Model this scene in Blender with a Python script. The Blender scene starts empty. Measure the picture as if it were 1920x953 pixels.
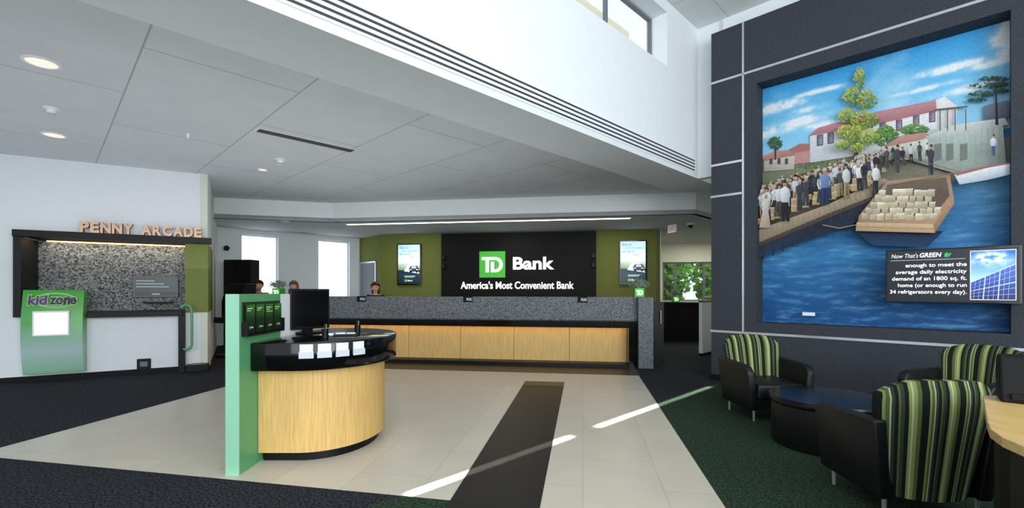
import bpy, bmesh, math, random
from mathutils import Vector, Matrix, noise
D=bpy.data; SC=bpy.context.scene; C=SC.collection
PI=math.pi; rad=math.radians
rnd=random.Random(11)
SC.view_settings.view_transform='Standard'
SC.view_settings.look='None'

# ------------------------------------------------------------------ materials
def lin(c):
    return tuple(((v/255)/12.92 if v/255<=0.04045 else ((v/255+0.055)/1.055)**2.4) for v in c[:3])
def mul(c,k): return tuple(min(1,max(0,v*k)) for v in c)
def mixc(a,b,t): return tuple(x*(1-t)+y*t for x,y in zip(a,b))
def mat(name,col,rough=.5,metal=0,var=.05,scale=6,stretch=(1,1,1),bump=0,bscale=60,emit=0,spec=.5,col2=None,ramp=(.35,.65),detail=4):
    m=D.materials.new(name); m.use_nodes=True; nt=m.node_tree; N=nt.nodes; L=nt.links
    b=N['Principled BSDF']
    tc=N.new('ShaderNodeTexCoord'); mp=N.new('ShaderNodeMapping'); mp.inputs['Scale'].default_value=stretch
    nz=N.new('ShaderNodeTexNoise'); nz.inputs['Scale'].default_value=scale; nz.inputs['Detail'].default_value=detail
    rp=N.new('ShaderNodeValToRGB')
    c=lin(col); c1=mul(c,1-var); c2=lin(col2) if col2 else mul(c,1+var)
    rp.color_ramp.elements[0].position=ramp[0]; rp.color_ramp.elements[0].color=(*c1,1)
    rp.color_ramp.elements[1].position=ramp[1]; rp.color_ramp.elements[1].color=(*c2,1)
    L.new(tc.outputs['Object'],mp.inputs['Vector']); L.new(mp.outputs['Vector'],nz.inputs['Vector'])
    L.new(nz.outputs['Fac'],rp.inputs['Fac']); L.new(rp.outputs['Color'],b.inputs['Base Color'])
    b.inputs['Roughness'].default_value=rough; b.inputs['Metallic'].default_value=metal
    b.inputs['Specular IOR Level'].default_value=spec
    if emit:
        L.new(rp.outputs['Color'],b.inputs['Emission Color']); b.inputs['Emission Strength'].default_value=emit
    if bump:
        n2=N.new('ShaderNodeTexNoise'); n2.inputs['Scale'].default_value=bscale
        bp=N.new('ShaderNodeBump'); bp.inputs['Strength'].default_value=bump; bp.inputs['Distance'].default_value=.01
        L.new(mp.outputs['Vector'],n2.inputs['Vector']); L.new(n2.outputs['Fac'],bp.inputs['Height']); L.new(bp.outputs['Normal'],b.inputs['Normal'])
    return m
def brickmat(name,c1,c2,mortar,bw,rh,ms,rough=.4,loc=(0,0,0),spec=.5,offset=.5,rot=0,bump=0):
    m=D.materials.new(name); m.use_nodes=True; nt=m.node_tree; N=nt.nodes; L=nt.links; b=N['Principled BSDF']
    tc=N.new('ShaderNodeTexCoord'); mp=N.new('ShaderNodeMapping'); mp.inputs['Location'].default_value=loc; mp.inputs['Rotation'].default_value=(0,0,rot)
    br=N.new('ShaderNodeTexBrick'); br.offset=offset
    br.inputs['Color1'].default_value=(*lin(c1),1); br.inputs['Color2'].default_value=(*lin(c2),1); br.inputs['Mortar'].default_value=(*lin(mortar),1)
    br.inputs['Scale'].default_value=1; br.inputs['Mortar Size'].default_value=ms; br.inputs['Mortar Smooth'].default_value=.1
    br.inputs['Brick Width'].default_value=bw; br.inputs['Row Height'].default_value=rh
    nz=N.new('ShaderNodeTexNoise'); nz.inputs['Scale'].default_value=2.5; nz.inputs['Detail'].default_value=5
    mr=N.new('ShaderNodeMapRange'); mr.inputs['To Min'].default_value=.92; mr.inputs['To Max'].default_value=1.07
    mx=N.new('ShaderNodeMix'); mx.data_type='RGBA'; mx.blend_type='MULTIPLY'; mx.inputs['Factor'].default_value=1
    L.new(tc.outputs['Object'],mp.inputs['Vector']); L.new(mp.outputs['Vector'],br.inputs['Vector']); L.new(mp.outputs['Vector'],nz.inputs['Vector'])
    L.new(nz.outputs['Fac'],mr.inputs['Value']); L.new(br.outputs['Color'],mx.inputs[6]); L.new(mr.outputs['Result'],mx.inputs[7])
    L.new(mx.outputs[2],b.inputs['Base Color']); b.inputs['Roughness'].default_value=rough; b.inputs['Specular IOR Level'].default_value=spec
    return m
def vmat(name,emit=0,rough=.5,spec=.4,gain=1.0,nscale=18,contrast=.1):
    m=D.materials.new(name); m.use_nodes=True; nt=m.node_tree; N=nt.nodes; L=nt.links; b=N['Principled BSDF']
    vc=N.new('ShaderNodeVertexColor'); vc.layer_name='Col'
    tc=N.new('ShaderNodeTexCoord'); nz=N.new('ShaderNodeTexNoise'); rp=N.new('ShaderNodeValToRGB')
    mx=N.new('ShaderNodeMix'); mx.data_type='RGBA'; mx.blend_type='MULTIPLY'; mx.inputs['Factor'].default_value=1
    L.new(tc.outputs['Object'],nz.inputs['Vector']); L.new(nz.outputs['Fac'],rp.inputs['Fac'])
    L.new(vc.outputs['Color'],mx.inputs[6]); nz.inputs['Detail'].default_value=6; nz.inputs['Scale'].default_value=nscale
    a=gain*(1-contrast); rp.color_ramp.elements[0].position=.3; rp.color_ramp.elements[1].position=.7
    rp.color_ramp.elements[0].color=(a,a,a,1); rp.color_ramp.elements[1].color=(gain,gain,gain,1)
    L.new(rp.outputs['Color'],mx.inputs[7])
    L.new(mx.outputs[2],b.inputs['Base Color']); b.inputs['Roughness'].default_value=rough; b.inputs['Specular IOR Level'].default_value=spec
    if emit:
        L.new(mx.outputs[2],b.inputs['Emission Color']); b.inputs['Emission Strength'].default_value=emit
    return m
def stripemat():
    m=D.materials.new('striped_fabric'); m.use_nodes=True; nt=m.node_tree; N=nt.nodes; L=nt.links; b=N['Principled BSDF']
    tc=N.new('ShaderNodeUVMap'); tc.uv_map='UVMap'; sp=N.new('ShaderNodeSeparateXYZ'); ma=N.new('ShaderNodeMath'); ma.operation='MULTIPLY_ADD'; ma.inputs[1].default_value=1/.20; ma.inputs[2].default_value=10.3
    fr=N.new('ShaderNodeMath'); fr.operation='FRACT'; rp=N.new('ShaderNodeValToRGB'); rp.color_ramp.interpolation='CONSTANT'
    bl=(20,22,21); ol=(82,94,52); li=(130,142,78); cr=(172,178,150); dk=(46,60,44)
    seq=[(0,bl),(.14,ol),(.24,li),(.33,cr),(.37,li),(.44,bl),(.53,dk),(.61,ol),(.66,bl),(.73,dk),(.80,cr),(.83,ol),(.90,li),(.95,bl)]
    e=rp.color_ramp.elements
    while len(e)<len(seq): e.new(.5)
    for k in (0,1):
        for el,(p,c) in zip(e,seq): el.position=p; el.color=(*lin(c),1)
    L.new(tc.outputs['UV'],sp.inputs[0]); L.new(sp.outputs['X'],ma.inputs[0]); L.new(ma.outputs[0],fr.inputs[0]); L.new(fr.outputs[0],rp.inputs['Fac'])
    L.new(rp.outputs['Color'],b.inputs['Base Color']); b.inputs['Roughness'].default_value=.85; b.inputs['Specular IOR Level'].default_value=.2
    return m
M={}
M['white']=mat('white_paint',(229,234,236),.8,var=.012,bump=.04,bscale=180)
M['beamwhite']=mat('beam_paint',(220,226,229),.8,var=.012)
M['cream']=mat('cream_paint',(218,220,206),.8,var=.02)
M['tower']=mat('pale_yellow_render',(240,232,200),.9,var=.03,scale=2)
M['low']=mat('soffit_paint',(190,195,195),.8,var=.02)
M['green_wall']=mat('olive_wallcovering',(112,120,58),.75,var=.1,scale=40,bump=.1,bscale=150,spec=.3)
M['green_smooth']=mat('smooth_olive_panel',(118,126,64),.7,var=.03,spec=.3)
M['clad']=mat('charcoal_wallcovering',(58,62,68),.78,var=.34,scale=34,stretch=(1.2,1,8),bump=.4,bscale=50,spec=.2)
M['chrome']=mat('brushed_metal',(215,218,222),.3,metal=.8,var=.03)
M['black']=mat('black_laminate',(11,11,12),.42,var=.1,spec=.22)
M['blackgloss']=mat('black_stone',(7,7,8),.1,var=.2,scale=50,spec=.4)
M['blackmatte']=mat('black_matte',(12,12,13),.6,var=.1,spec=.2)
M['tabletop']=mat('dark_gloss_tabletop',(9,9,10),.22,var=.1,spec=.25)
M['leather']=mat('black_leather',(13,14,15),.45,var=.15,bump=.12,bscale=220,spec=.35)
M['carpet']=mat('charcoal_carpet',(48,51,57),.95,var=.7,scale=55,bump=.5,bscale=300,spec=.1,ramp=(.4,.6))
M['gcarpet']=mat('green_carpet',(48,64,50),.95,var=.55,scale=65,bump=.5,bscale=300,spec=.1,ramp=(.4,.6))
M['tile']=brickmat('beige_tile',(212,204,188),(207,199,183),(188,181,167),1.2,.6,.004,.33,rot=PI/2,spec=.42)
M['dtile']=brickmat('dark_tile',(30,28,27),(36,33,32),(17,17,17),.64,.46,.005,.42,offset=0,spec=.25)
M['btile']=brickmat('brown_tile',(98,86,62),(90,79,57),(44,41,36),.32,.3,.004,.4,spec=.3)
M['stripdark']=brickmat('dark_tile_strip',(42,38,36),(48,43,40),(24,23,22),1.2,.6,.004,.35,spec=.35)
M['ceil']=brickmat('ceiling_panel',(214,219,223),(216,221,225),(168,172,176),2.74,1.37,.008,.85,loc=(1.2,-.62,0))
M['ceilhi']=brickmat('high_ceiling_panel',(225,228,228),(222,226,226),(190,193,194),1.2,1.2,.01,.85)
M['wood']=mat('light_oak',(206,170,104),.5,var=.13,scale=5,stretch=(14,14,.7),detail=6,spec=.35)
M['woodtop']=mat('light_oak_top',(206,172,110),.4,var=.13,scale=5,stretch=(14,1,14),detail=6)
M['stone']=mat('grey_speckled_stone',(70,75,80),.55,var=.5,scale=75,ramp=(.36,.64),col2=(130,135,140),spec=.3,detail=2)
M['pyl']=mat('green_laminate',(90,158,106),.35,var=.03)
M['pyl_light']=mat('pale_green_edge',(138,194,164),.4,var=.02)
M['plastic_white']=mat('white_laminate',(235,238,240),.4,var=.01)
M['clearp']=mat('clear_pocket_plastic',(196,204,210),.15,var=.02)
M['copper']=mat('copper_face',(206,168,136),.4,metal=.2,var=.08,scale=14)
M['copperside']=mat('copper_side',(138,92,66),.45,metal=.3,var=.06)
M['collage']=mat('mottled_grey_print',(58,60,62),.7,var=.45,scale=30,stretch=(1.2,1,1.7),col2=(164,167,168),ramp=(.36,.68),detail=10,spec=.2)
M['ledwarm']=mat('warm_led',(255,205,130),emit=5,var=.01)
M['ledwhite']=mat('white_led',(255,246,225),emit=7,var=.01)
M['glow']=mat('downlight_lens',(236,226,205),.4,emit=.75,var=.02)
M['shade']=mat('sunlit_window_shade',(236,246,255),.9,emit=1.7,var=.02,scale=2)  # emission stands in for daylight coming through the shade
M['logogreen']=mat('sign_green',(64,170,48),.5,emit=.55,var=.02)
M['logowhite']=mat('sign_white',(250,250,250),.5,emit=.95,var=.01)
M['papwhite']=mat('white_paper',(226,231,236),.6,var=.02)
M['boxgreen']=mat('planter_green',(52,150,60),.5,var=.03)
M['leaf']=mat('grey_green_leaf',(162,178,164),.6,var=.3,scale=30)
M['treeleaf']=mat('tree_leaf',(120,180,62),.7,var=.45,scale=3)
M['bark']=mat('bark',(92,78,62),.9,var=.2)
M['grey']=mat('grey_plastic',(108,112,116),.5,var=.03)
M['doorgrey']=mat('grey_door_paint',(112,118,124),.5,var=.03)
M['dslot']=mat('dark_slot',(52,56,60),.7,var=.05)
M['skin']=mat('skin',(205,155,125),.55,var=.05)
M['hair_dark']=mat('dark_hair',(22,18,16),.5,var=.3,scale=40,stretch=(6,6,1))
M['hair_blond']=mat('ash_blond_hair',(110,94,74),.5,var=.3,scale=40,stretch=(6,6,1))
M['hair_red']=mat('auburn_hair',(70,30,22),.5,var=.3,scale=40,stretch=(6,6,1))
M['cloth_dark']=mat('dark_cloth',(26,28,32),.9,var=.1)
M['cloth_white']=mat('white_cloth',(205,205,205),.9,var=.04)
M['exitred']=mat('exit_red',(190,60,52),emit=.3,var=.02)
M['stripe']=stripemat()
M['vc']=vmat('printed_colour')
M['vmural']=vmat('mural_print',gain=1.0,nscale=30,contrast=.16,rough=.55,spec=.25)
M['screen']=vmat('lit_screen',emit=.9,rough=.3,contrast=.02)
M['glass']=D.materials.new('window_glass'); M['glass'].use_nodes=True
gn=M['glass'].node_tree.nodes; gl=M['glass'].node_tree.links
tr=gn.new('ShaderNodeBsdfTransparent'); gs=gn.new('ShaderNodeBsdfGlossy'); gs.inputs['Roughness'].default_value=.02
ms=gn.new('ShaderNodeMixShader'); ms.inputs[0].default_value=.06
gl.new(tr.outputs[0],ms.inputs[1]); gl.new(gs.outputs[0],ms.inputs[2]); gl.new(ms.outputs[0],gn['Material Output'].inputs['Surface'])
# kid panel gradient
km=D.materials.new('kid_panel_green'); km.use_nodes=True; kn=km.node_tree.nodes; kl=km.node_tree.links
ktc=kn.new('ShaderNodeTexCoord'); ksp=kn.new('ShaderNodeSeparateXYZ'); krp=kn.new('ShaderNodeValToRGB')
kr=krp.color_ramp; kr.elements[0].position=0; kr.elements[0].color=(*lin((140,196,160)),1); kr.elements[1].position=1; kr.elements[1].color=(*lin((72,162,62)),1)
e=kr.elements.new(.28); e.color=(*lin((176,200,198)),1); e=kr.elements.new(.6); e.color=(*lin((92,174,88)),1)
kl.new(ktc.outputs['Generated'],ksp.inputs[0]); kl.new(ksp.outputs['Z'],krp.inputs['Fac']); kl.new(krp.outputs['Color'],kn['Principled BSDF'].inputs['Base Color'])
kn['Principled BSDF'].inputs['Roughness'].default_value=.35
M['kid']=km

# ------------------------------------------------------------------ frames
TH=8.6
FR={'W':((0,0),0),'R':((0,0),-TH),'M':((0,0),-45),'L':((-8.19,7.47),29.2),'V':((-7.9,12.6),43.95)}
def fp(f,x,y,z=0):
    o,a=FR[f]; a=rad(a); return Vector((o[0]+x*math.cos(a)-y*math.sin(a), o[1]+x*math.sin(a)+y*math.cos(a), z))
def fr(f): return rad(FR[f][1])

# ------------------------------------------------------------------ mesh builder
class MB:
    def __init__(s): s.bm=bmesh.new()
    def box(s,x0,x1,y0,y1,z0,z1):
        v=[s.bm.verts.new((x,y,z)) for z in (z0,z1) for y in (y0,y1) for x in (x0,x1)]
        for f in ((0,2,3,1),(4,5,7,6),(0,1,5,4),(2,6,7,3),(0,4,6,2),(1,3,7,5)): s.bm.faces.new([v[i] for i in f])
        return s
    def prism(s,pts,lo,hi,ax='z'):
        def P(a,b,c): return {'z':(a,b,c),'y':(a,c,b),'x':(c,a,b)}[ax]
        A=[s.bm.verts.new(P(a,b,lo)) for a,b in pts]; B=[s.bm.verts.new(P(a,b,hi)) for a,b in pts]
        n=len(pts); s.bm.faces.new(A[::-1]); s.bm.faces.new(B)
        for i in range(n): s.bm.faces.new((A[i],A[(i+1)%n],B[(i+1)%n],B[i]))
        return s
    def plane(s,pts):
        s.bm.faces.new([s.bm.verts.new(p) for p in pts]); return s
    def lathe(s,prof,n=32,c=(0,0,0),sx=1,sy=1):
        rings=[]
        for r,z in prof:
            rings.append([s.bm.verts.new((c[0]+r*sx*math.cos(2*PI*i/n),c[1]+r*sy*math.sin(2*PI*i/n),c[2]+z)) for i in range(n)])
        for a,b in zip(rings,rings[1:]):
            for i in range(n): s.bm.faces.new((a[i],a[(i+1)%n],b[(i+1)%n],b[i]))
        s.bm.faces.new(rings[0][::-1]); s.bm.faces.new(rings[-1]); return s
    def tube(s,path,r,n=8):
        path=[Vector(p) for p in path]; rs=r if isinstance(r,(list,tuple)) else [r]*len(path); rings=[]
        for i,p in enumerate(path):
            d=(path[min(i+1,len(path)-1)]-path[max(i-1,0)]).normalized()
            u=d.cross(Vector((0,0,1)) if abs(d.z)<.9 else Vector((1,0,0))).normalized(); w=d.cross(u)
            if rings and u.dot(pu)<0: u=-u; w=d.cross(u)
            pu=u
            rings.append([s.bm.verts.new(p+rs[i]*(u*math.cos(2*PI*k/n)+w*math.sin(2*PI*k/n))) for k in range(n)])
        for a,b in zip(rings,rings[1:]):
            for i in range(n): s.bm.faces.new((a[i],a[(i+1)%n],b[(i+1)%n],b[i]))
        s.bm.faces.new(rings[0][::-1]); s.bm.faces.new(rings[-1]); return s
    def sphere(s,c,r,sc=(1,1,1),u=16,v=10):
        m=Matrix.Translation(c)@Matrix.Diagonal((r*sc[0],r*sc[1],r*sc[2],1))
        bmesh.ops.create_uvsphere(s.bm,u_segments=u,v_segments=v,radius=1,matrix=m); return s
    def build(s,name,m,parent=None,bevel=0,smooth=False,loc=(0,0,0),rz=0,seg=2):
        bm=s.bm
        bmesh.ops.recalc_face_normals(bm,faces=bm.faces)
        if bevel:
            ed=[e for e in bm.edges if len(e.link_faces)==2 and e.calc_face_angle(0)>.5]
            bmesh.ops.bevel(bm,geom=ed,offset=bevel,segments=seg,affect='EDGES',profile=.5)
        me=D.meshes.new(name); bm.to_mesh(me); bm.free()
        for k in (m if isinstance(m,list) else [m]): me.materials.append(k)
        if smooth:
            for p in me.polygons: p.use_smooth=True
            me.set_sharp_from_angle(angle=rad(40))
        o=D.objects.new(name,me); C.objects.link(o); o.location=loc; o.rotation_euler=(0,0,rz)
        if parent: o.parent=parent
        return o
def tag(o,label,cat,group=None):
    o['label']=label; o['category']=cat
    if group: o['group']=group
    return o
def thing(name,f,x,y,z,label,cat,group=None,rz=0):
    o=D.objects.new(name,None); C.objects.link(o); o.empty_display_size=.1
    o.location=fp(f,x,y,z); o.rotation_euler=(0,0,fr(f)+rz); return tag(o,label,cat,group)
def struct(name,mb,m,f='W',**k):
    o=mb.build(name,m,loc=fp(f,0,0),rz=fr(f),**k); o['kind']='structure'; return o
def copy_tree(o,parent=None):
    c=o.copy(); C.objects.link(c)
    if parent: c.parent=parent
    for ch in list(o.children): copy_tree(ch,c)
    return c
# ---- flat printed pictures (local x,z facing -y)
class Pic:
    def __init__(s): s.bm=bmesh.new(); s.col=s.bm.loops.layers.float_color.new('Col'); s.n=0
    def poly(s,pts,col,mi=0,step=5e-5):
        s.n+=1; y=-s.n*step
        f=s.bm.faces.new([s.bm.verts.new((x,y,z)) for x,z in pts]); f.material_index=mi
        cs=col if isinstance(col,list) else [col]*len(pts)
        for l,c in zip(f.loops,cs): l[s.col]=(*lin(c),1)
    def grid(s,x0,x1,z0,z1,nx,nz,fn,step=5e-5):
        s.n+=1; y=-s.n*step; V=[];K=[]
        for j in range(nz+1):
            for i in range(nx+1):
                x=x0+(x1-x0)*i/nx; z=z0+(z1-z0)*j/nz
                V.append(s.bm.verts.new((x,y,z))); K.append((*lin(tuple(min(255,max(0,c)) for c in fn(x,z))),1))
        w=nx+1
        for j in range(nz):
            for i in range(nx):
                ids=(j*w+i,j*w+i+1,(j+1)*w+i+1,(j+1)*w+i)
                f=s.bm.faces.new([V[k] for k in ids])
                for l,k in zip(f.loops,ids): l[s.col]=K[k]
    def rect(s,x0,x1,z0,z1,c,mi=0): s.poly([(x0,z0),(x1,z0),(x1,z1),(x0,z1)],c,mi)
    def ell(s,cx,cz,rx,rz,c,n=12,mi=0): s.poly([(cx+rx*math.cos(2*PI*i/n),cz+rz*math.sin(2*PI*i/n)) for i in range(n)],c,mi)
    def build(s,name,m,parent=None,loc=(0,0,0),rz=0):
        me=D.meshes.new(name); s.bm.to_mesh(me); s.bm.free()
        for k in (m if isinstance(m,list) else [m]): me.materials.append(k)
        o=D.objects.new(name,me); C.objects.link(o); o.location=loc; o.rotation_euler=(0,0,rz)
        if parent: o.parent=parent
        return o
# ---- lettering
def text(s,m,parent,x,y,z,w=None,h=None,align='L',ext=.002,shear=0,bold=0,name='lettering',side=None):
    cu=D.curves.new('txt','FONT'); cu.body=s; cu.extrude=.02; cu.shear=shear; cu.offset=bold; cu.resolution_u=4
    ob=D.objects.new('txt',cu); C.objects.link(ob)
    me=D.meshes.new_from_object(ob.evaluated_get(bpy.context.evaluated_depsgraph_get()))
    D.objects.remove(ob); D.curves.remove(cu)
    xs=[v.co.x for v in me.vertices]; ys=[v.co.y for v in me.vertices]
    x0,x1,y0,y1=min(xs),max(xs),min(ys),max(ys)
    sx=w/(x1-x0) if w else None; sy=h/(y1-y0) if h else None
    sx=sx or sy; sy=sy or sx
    W=(x1-x0)*sx; ox={'L':0,'C':-W/2,'R':-W}[align]
    for v in me.vertices:
        a,b,c=v.co; v.co=((a-x0)*sx+ox, -ext if c>0 else 0, (b-y0)*sy)
    me.materials.clear(); me.materials.append(m); me.name=name
    if side:
        me.materials.append(side)
        for p in me.polygons:
            ys=[me.vertices[i].co.y for i in p.vertices]; p.material_index=0 if max(ys)<-ext*.5 else 1
    o=D.objects.new(name,me); C.objects.link(o); o.parent=parent; o.location=(x,y,z); return o
def logo(parent,x,z,size,y,th=.01):
    pl=MB().box(x,x+size,y-th,y,z,z+size).build('logo_plate',M['logogreen'],parent)
    mb=MB(); yy=y-th-.001
    def q(a,b): return (x+a*size,z+b*size)
    mb.prism([q(.09,.78),q(.09,.67),q(.56,.67),q(.56,.78)],yy-th*.3,yy,'y')
    mb.prism([q(.24,.67),q(.24,.20),q(.37,.20),q(.37,.67)],yy-th*.3,yy,'y')
    n=10; out=[(.45,.20),(.62,.20)]; inn=[(.57,.31),(.61,.31)]
    for i in range(1,n):
        t=-PI/2+PI*i/n; out.append((.62+.29*math.cos(t),.49+.29*math.sin(t))); inn.append((.61+.17*math.cos(t),.49+.18*math.sin(t)))
    out+=[(.62,.78),(.56,.78)]; inn+=[(.61,.67),(.57,.67)]
    for i in range(len(out)-1): mb.prism([q(*out[i]),q(*out[i+1]),q(*inn[i+1]),q(*inn[i])],yy-th*.3,yy,'y')
    mb.prism([q(.45,.20),q(.57,.31),q(.57,.60),q(.45,.60)],yy-th*.3,yy,'y')
    mb.build('logo_letters',M['logowhite'],pl); return pl

# ================================================================== SETTING
mb=MB().plane([(-16,-8,0),(14,-8,0),(14,26,0),(-16,26,0)]); struct('floor',mb,M['carpet'])
mb=MB().plane([(-2.985,-5,.002),(9,-5,.002),(9,7.9,.002),(-2.985,7.9,.002)]); struct('floor.001',mb,M['gcarpet'],'M')
mb=MB().plane([(-5.46,3.45,.004),(.97,3.12,.004),(.97,8.4,.004),(-5.46,8.4,.004)]); struct('floor.002',mb,M['tile'],'R')
mb=MB().plane([(-.93,3.1,.006),(-.29,3.08,.006),(-.29,7.3,.006),(-.93,7.3,.006)]); struct('floor.003',mb,M['dtile'],'R')
mb=MB().plane([(-.93,7.3,.006),(-.29,7.3,.006),(-.29,7.62,.006),(-.93,7.62,.006)]); struct('floor.004',mb,M['btile'],'R')
mb=MB().plane([(-6.6,8.4,.005),(1.0,8.4,.005),(1.0,9.7,.005),(-6.6,9.7,.005)]); struct('floor.005',mb,M['stripdark'],'R')
# ceilings
def inv(f,X,Y):
    o,a=FR[f]; a=-rad(a); dx,dy=X-o[0],Y-o[1]; return (dx*math.cos(a)-dy*math.sin(a),dx*math.sin(a)+dy*math.cos(a))
F0=(-7.05,11.0); F1=(-4.49,11.72); F2=(4.1,10.42); F3=(6.2,12.52)
def Mpt(X,Y): return inv('M',X,Y)
cpts=[(-4.36,-6),(-4.36,8.83),(-3.3,8.83),Mpt(5.6,9.0),Mpt(*F3),Mpt(*F2),Mpt(*F1),Mpt(*F0),Mpt(-12,9.6),Mpt(-15,3),(-13,-6)]
struct('ceiling',MB().prism(cpts,3.68,3.76,'z'),M['ceil'],'M')
lp=[F0,F1,F2,F3,(9.5,16),(8.5,19),(-4,20),(-9,14)]
struct('ceiling.001',MB().prism(lp,3.2,3.3,'z'),M['low'])
struct('ceiling.002',MB().box(-3.9,8,-6,8.5,6.13,6.2),M['ceilhi'],'M')
def wallseg(mb,a,b,th,z0,z1):
    a=Vector((a[0],a[1])); b=Vector((b[0],b[1])); d=(b-a).normalized(); n=Vector((-d.y,d.x))*th
    mb.prism([tuple(a),tuple(b),tuple(b+n),tuple(a+n)],z0,z1,'z')
mb=MB(); wallseg(mb,F0,F1,.1,3.2,3.68); wallseg(mb,F1,F2,.1,3.2,3.68); wallseg(mb,F2,F3,.1,3.2,3.68)
struct('trim_1',mb,M['white'])
# beam + clerestory wall
struct('ceiling.003',MB().box(-4.36,-3.535,-6,8.83,3.48,3.8),M['beamwhite'],'M')
mb=MB()
mb.box(-3.9,-3.535,-6,8.35,3.8,5.09); mb.box(-3.9,-3.535,-6,8.35,5.95,6.2)
mb.box(-3.9,-3.535,-6,3.2,5.09,5.95); mb.box(-3.9,-3.535,7.05,8.35,5.09,5.95)
struct('wall_clerestory',mb,M['white'],'M')
struct('wall_tower',MB().box(-7.6,-7.2,5.2,12,3.9,9).box(-7.25,-7.15,4.6,12.2,7.4,7.6),M['tower'],'M')
w=D.objects.new('window_1',None); C.objects.link(w); w.location=fp('M',0,0); w.rotation_euler=(0,0,fr('M')); w['kind']='structure'
mb=MB(); mb.box(-3.86,-3.80,3.2,7.05,5.09,5.13).box(-3.86,-3.80,3.2,7.05,5.91,5.95)
for p in (3.2,4.45,5.72,7.01): mb.box(-3.86,-3.80,p,p+.04,5.13,5.91)
mb.build('window_frame',M['grey'],w)
MB().box(-3.835,-3.825,3.2,7.05,5.1,5.94).build('pane',M['glass'],w)
# right wall behind the cladding
mb=MB(); mb.box(-3.535,-3.1,8.2,8.35,3.48,6.2); mb.box(-3.17,7,8.2,8.35,0,6.2); struct('wall_right',mb,M['white'],'M')
mb=MB(); x0,x1,z0,z1=-2.47,.26,.99,4.74
mb.box(-3.17,x0,7.885,8.2,0,5.78).box(x1,6,7.885,8.2,0,5.78).box(x0,x1,7.885,8.2,0,z0).box(x0,x1,7.885,8.2,z1,5.78)
struct('wall_right_cladding',mb,M['clad'],'M')
struct('trim_2',MB().box(-3.18,6,7.873,7.887,4.93,4.965),M['chrome'],'M')
struct('trim_3',MB().box(-3.18,-2.67,7.873,7.887,3.555,3.59),M['chrome'],'M')
struct('trim_4',MB().box(-3.18,-2.67,7.873,7.887,3.035,3.07),M['chrome'],'M')
struct('trim_5',MB().box(-2.68,-2.65,7.873,7.887,.82,5.78),M['chrome'],'M')
struct('trim_6',MB().box(-3.18,6,7.873,7.887,.80,.835),M['chrome'],'M')
struct('baseboard_right',MB().box(-3.18,6,7.865,7.887,0,.1),M['blackmatte'],'M')
# left wall
mb=MB(); mb.box(-6,.24,0,.14,0,3.7); mb.box(.24,2.45,0,.14,2.40,3.7); mb.box(.24,2.45,0,.14,0,1.03)
mb.box(2.45,2.79,0,.8,2.36,3.7); mb.box(2.45,2.79,0,.8,0,1.08); struct('wall_left',mb,M['white'],'L')
struct('wall_left_panel',MB().box(2.44,2.80,-.012,.8,1.08,2.36),M['green_smooth'],'L')
struct('baseboard_left',MB().box(-6,2.80,-.02,0,0,.09),M['blackmatte'],'L')
a=fp('L',2.79,.0); b=(-7.95,12.6)
mb=MB(); wallseg(mb,a.to_2d()[:],b,.12,0,3.7); struct('wall_far_left',mb,M['cream'])
d=(Vector(b)-a.to_2d()).normalized(); g0=a.to_2d(); g1=a.to_2d()+d*1.55; n=Vector((d.y,-d.x))*.012
mb=MB(); mb.prism([tuple(g0),tuple(g1),tuple(g1+n),tuple(g0+n)],1.08,2.36,'z'); struct('wall_far_left_panel',mb,M['green_wall'])
# window wall
mb=MB(); H=3.25
mb.box(-.3,.53,0,.2,0,H).box(1.5,2.66,0,.2,0,H).box(3.66,4.2,0,.2,0,H)
for q0,q1 in ((.53,1.5),(2.66,3.66)): mb.box(q0,q1,0,.2,0,.7).box(q0,q1,0,.2,3.06,H)
struct('wall_window',mb,M['white'],'V')
for i,(q0,q1) in enumerate(((.53,1.5),(2.66,3.66))):
    w=D.objects.new('window_%d'%(i+2),None); C.objects.link(w); w.location=fp('V',q0,0); w.rotation_euler=(0,0,fr('V')); w['kind']='structure'
    ww=q1-q0; mb=MB().box(0,.04,.1,.15,.7,3.06).box(ww-.04,ww,.1,.15,.7,3.06).box(0,ww,.1,.15,.7,.74).box(0,ww,.1,.15,3.02,3.06)
    mb.build('window_frame',M['chrome'],w)
    MB().box(.04,ww-.04,.12,.13,.74,3.02).build('window_shade',M['shade'],w)
# back wall
struct('wall_back',MB().box(-6.15,2.15,13.6,13.75,0,3.25),M['green_wall'],'R')
g=fp('R',-6.15,13.6).to_2d(); h=Vector((-5.02,15.38))
mb=MB(); wallseg(mb,tuple(h),tuple(g),.12,0,3.25); struct('wall_back_return',mb,M['green_wall'])
w=D.objects.new('door_1',None); C.objects.link(w); w.location=(h.x,h.y,0); w.rotation_euler=(0,0,math.atan2(g.y-h.y,g.x-h.x)); w['kind']='structure'
LL=(g-h).length
MB().box(.06,.1,-.03,0,0,2.4).box(LL-.3,LL-.26,-.03,0,0,2.4).box(.06,LL-.26,-.03,0,2.36,2.4).build('door_frame',M['chrome'],w)
MB().box(.1,LL-.3,-.02,0,0,2.36).build('door_leaf',M['doorgrey'],w)
MB().box(LL-.42,LL-.36,-.07,-.02,1.0,1.03).build('door_handle',M['chrome'],w)
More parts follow.
